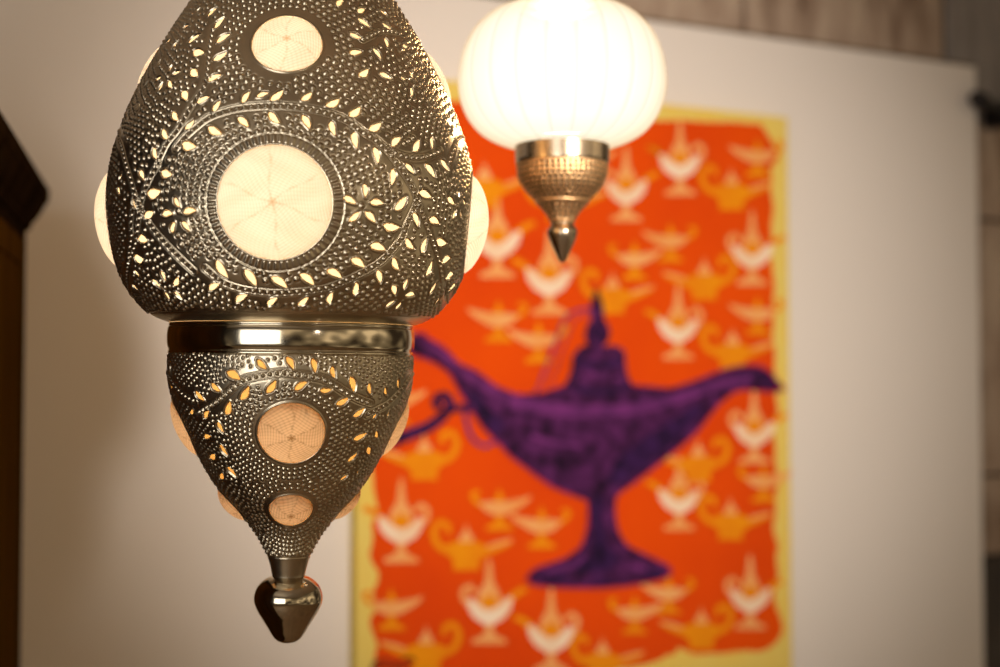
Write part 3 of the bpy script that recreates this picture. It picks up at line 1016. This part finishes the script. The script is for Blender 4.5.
# ------------------------------------------------------------------ iron hook at the right end of the panel
hu, hz = on_plane(974, 104, PO)
hk = thing('wall_hook', 'small black iron hook stuck in the wall beside the upper right panel corner', 'hook', (0, 0, 0))
wall_basis(hk, PO)
hk.matrix_world = hk.matrix_world @ Matrix.Translation((hu, 0, hz))
HP = [(0.0005, -0.040), (0.012, -0.037), (0.020, -0.026), (0.023, -0.010), (0.020, 0.008), (0.015, 0.022), (0.012, 0.040), (0.011, 0.12)]
V, Fc = lathe_data(HP, 24)
ang = math.radians(-14)
def turn(p):
    x, y, z = p[2], p[1], p[0]
    return (x * math.cos(ang) - z * math.sin(ang) * -1 * 0, y - 0.03, -z + x * math.sin(ang))
mesh_obj('pin', [turn(p) for p in V], Fc, M_IRON, hk)
v, f = box_data(0.075, 0.11, -0.05, WO - PO, -0.05, 0.012)
bevel(mesh_obj('bracket', v, f, M_IRON, hk, smooth=False), 0.006)

# ------------------------------------------------------------------ wardrobe at the left edge
cd = np.array([-0.2285, 0.9735])                     # along its front, away from the camera
cn = np.array([0.9735, 0.2285])                      # out of its front
_r = ray(25.5, 300)
cor = CAM + _r * (2.2 / _r[1])
z_c = 1.6 + (YH - 187) / F * 2.237
cab = thing('wardrobe', 'dark wooden wardrobe with projecting cornice, cut off by the left edge of frame', 'wardrobe', (cor[0], cor[1], 0))
cab.matrix_world = Matrix(((cd[0], -cn[0], 0, cor[0]), (cd[1], -cn[1], 0, cor[1]), (0, 0, 1, 0), (0, 0, 0, 1)))
W, DP = 1.2, 0.58                                   # local x: -W..0 along the front, y: 0..DP into the carcass
bv, bf = box_data(-W, 0, 0, DP, 0.0, z_c - 0.06)
bevel(mesh_obj('carcass', bv, bf, M_WOOD, cab, smooth=False), 0.004)
v, f = box_data(-W - 0.012, 0.012, -0.012, DP, 0.0, 0.10)
bevel(mesh_obj('plinth', v, f, M_WOOD, cab, smooth=False), 0.004)
# cornice: stepped moulding swept round the two visible sides
cp = [(0.000, -0.075), (0.006, -0.072), (0.008, -0.062), (0.014, -0.055), (0.022, -0.040), (0.027, -0.028), (0.031, -0.024), (0.032, -0.004), (0.029, 0.0), (0.0, 0.0)]
V, Fc = [], []
for (o_, h_) in cp:
    V += [(-W - o_, DP, z_c + h_), (-W - o_, -o_, z_c + h_), (o_, -o_, z_c + h_), (o_, DP, z_c + h_)]
for j in range(len(cp) - 1):
    for i in range(3):
        Fc.append((j * 4 + i, j * 4 + i + 1, (j + 1) * 4 + i + 1, (j + 1) * 4 + i))
b = (len(cp) - 1) * 4
Fc.append((b, b + 1, b + 2, b + 3))
bevel(mesh_obj('cornice', V, Fc, M_WOOD, cab, smooth=False), 0.001)
for (x0, x1) in ((-0.55, -0.10), (-W + 0.03, -0.56)):
    v, f = box_data(x0, x1, -0.004, 0.004, 0.13, z_c - 0.10)
    V, Fc = list(v), list(f)
    for (a0, a1, zz0, zz1) in ((x0, x0 + 0.02, 0.13, z_c - 0.10), (x1 - 0.02, x1, 0.13, z_c - 0.10), (x0, x1, 0.13, 0.17), (x0, x1, z_c - 0.14, z_c - 0.10)):
        v, f = box_data(a0, a1, -0.008, 0.003, zz0, zz1, len(V))
        V += v
        Fc += f
    d_ = bevel(mesh_obj('door', V, Fc, M_WOODDOOR, cab, smooth=False), 0.002)
    d_['label'] = 'honey brown door panel'

# ------------------------------------------------------------------ floor and ceiling
def slab(name, x0, x1, y0, y1, z0, z1, m):
    v, f = box_data(x0, x1, y0, y1, z0, z1)
    o = mesh_obj(name, v, f, m, None, smooth=False)
    o['kind'] = 'structure'
    return o
slab('floor', -3.2, 3.2, -3.2, 4.6, -0.1, 0.0, M_FLOOR)
slab('ceiling', -3.2, 3.2, -3.2, 4.6, CEIL, CEIL + 0.1, M_CEIL)

# ------------------------------------------------------------------ light
def point(name, loc, power, col, size):
    l = bpy.data.lights.new(name, 'POINT')
    l.energy = power
    l.color = col
    l.shadow_soft_size = size
    o = bpy.data.objects.new(name, l)
    COL.objects.link(o)
    o.location = loc
    return o

def area(name, loc, target, sx, sy, power, col):
    l = bpy.data.lights.new(name, 'AREA')
    l.shape = 'RECTANGLE'
    l.size, l.size_y = sx, sy
    l.energy = power
    l.color = col
    o = bpy.data.objects.new(name, l)
    COL.objects.link(o)
    o.location = loc
    o.rotation_euler = (Vector(target) - Vector(loc)).to_track_quat('-Z', 'Y').to_euler()
    return o

zb = 1.6 + (YH - 200) / F * AY
point('large_lantern_bulb', (AX, AY, zb), 1.85, (1.0, 0.85, 0.67), 0.03)
zg = 1.6 + (YH - 75) / F * BY
point('globe_bulb', (BX, BY, zg), 52.0, (1.0, 0.62, 0.29), 0.04)
area('shop_window', (-1.25, -1.55, 1.6), (-0.2, 1.32, 1.6), 2.0, 1.4, 36.0, (1.0, 0.97, 0.93))

def spot(name, loc, target, power, col, size, ang, blend):
    l = bpy.data.lights.new(name, 'SPOT')
    l.energy = power
    l.color = col
    l.shadow_soft_size = size
    l.spot_size = math.radians(ang)
    l.spot_blend = blend
    o = bpy.data.objects.new(name, l)
    COL.objects.link(o)
    o.location = loc
    o.rotation_euler = (Vector(target) - Vector(loc)).to_track_quat('-Z', 'Y').to_euler()
    return o

_u, _v = on_plane(585, 300)
_t = WALL_O + UD * _u
spot('picture_spot', (0.97, -0.5, 2.02), (_t[0], _t[1], _v), 365.0, (1.0, 0.875, 0.765), 0.11, 40.5, 1.0)

w = bpy.data.worlds.new('room')
scene.world = w
w.use_nodes = True
nt = w.node_tree
nt.nodes.clear()
out = nt.nodes.new('ShaderNodeOutputWorld')
bg = nt.nodes.new('ShaderNodeBackground')
tc = nt.nodes.new('ShaderNodeTexCoord')
sp = nt.nodes.new('ShaderNodeSeparateXYZ')
mr = nt.nodes.new('ShaderNodeMapRange')
mr.inputs['From Min'].default_value = -0.7
mr.inputs['From Max'].default_value = 0.5
mr.inputs['To Min'].default_value = 0.45
mr.inputs['To Max'].default_value = 1.7
nz = nt.nodes.new('ShaderNodeTexNoise')
nz.inputs['Scale'].default_value = 3.2
nz.inputs['Detail'].default_value = 1.0
rp = nt.nodes.new('ShaderNodeValToRGB')
mx = nt.nodes.new('ShaderNodeMix')
mx.data_type = 'RGBA'
mx.blend_type = 'MULTIPLY'
mx.inputs[0].default_value = 1.0
L = nt.links.new
L(tc.outputs['Generated'], sp.inputs[0])
L(tc.outputs['Generated'], nz.inputs['Vector'])
L(sp.outputs['X'], mr.inputs['Value'])
L(nz.outputs['Fac'], rp.inputs[0])
e = rp.color_ramp.elements                    # noise patches added for reflections, in place of the unseen shop
e[0].position, e[0].color = 0.38, (0.03, 0.02, 0.012, 1)
e[1].position, e[1].color = 0.70, (0.85, 0.66, 0.42, 1)
k = e.new(0.50)
k.color = (0.16, 0.12, 0.07, 1)
k = e.new(0.60)
k.color = (0.26, 0.20, 0.125, 1)
L(rp.outputs[0], mx.inputs[6])
L(mr.outputs[0], mx.inputs[7])
L(mx.outputs[2], bg.inputs['Color'])
bg.inputs['Strength'].default_value = 0.75
nt.links.new(bg.outputs[0], out.inputs['Surface'])

# ------------------------------------------------------------------ camera
cd_ = bpy.data.cameras.new('camera')
cd_.lens = 50.0
cd_.sensor_width = 36.0
cd_.clip_start = 0.05
cd_.dof.use_dof = True
cd_.dof.focus_distance = 1.235
cd_.dof.aperture_fstop = 2.6
co = bpy.data.objects.new('camera', cd_)
COL.objects.link(co)
co.location = CAM
co.rotation_euler = (PI / 2 + PITCH, 0, 0)
scene.camera = co

vs = scene.view_settings
vs.view_transform = 'Standard'
vs.look = 'None'
vs.exposure = 0.0
vs.gamma = 1.0
vs.use_curve_mapping = False
scene.cycles.use_denoising = True
print('dimples', n1, n2, 'upper grid', upper.ns, upper.nt, 'lower', lower.ns, lower.nt)
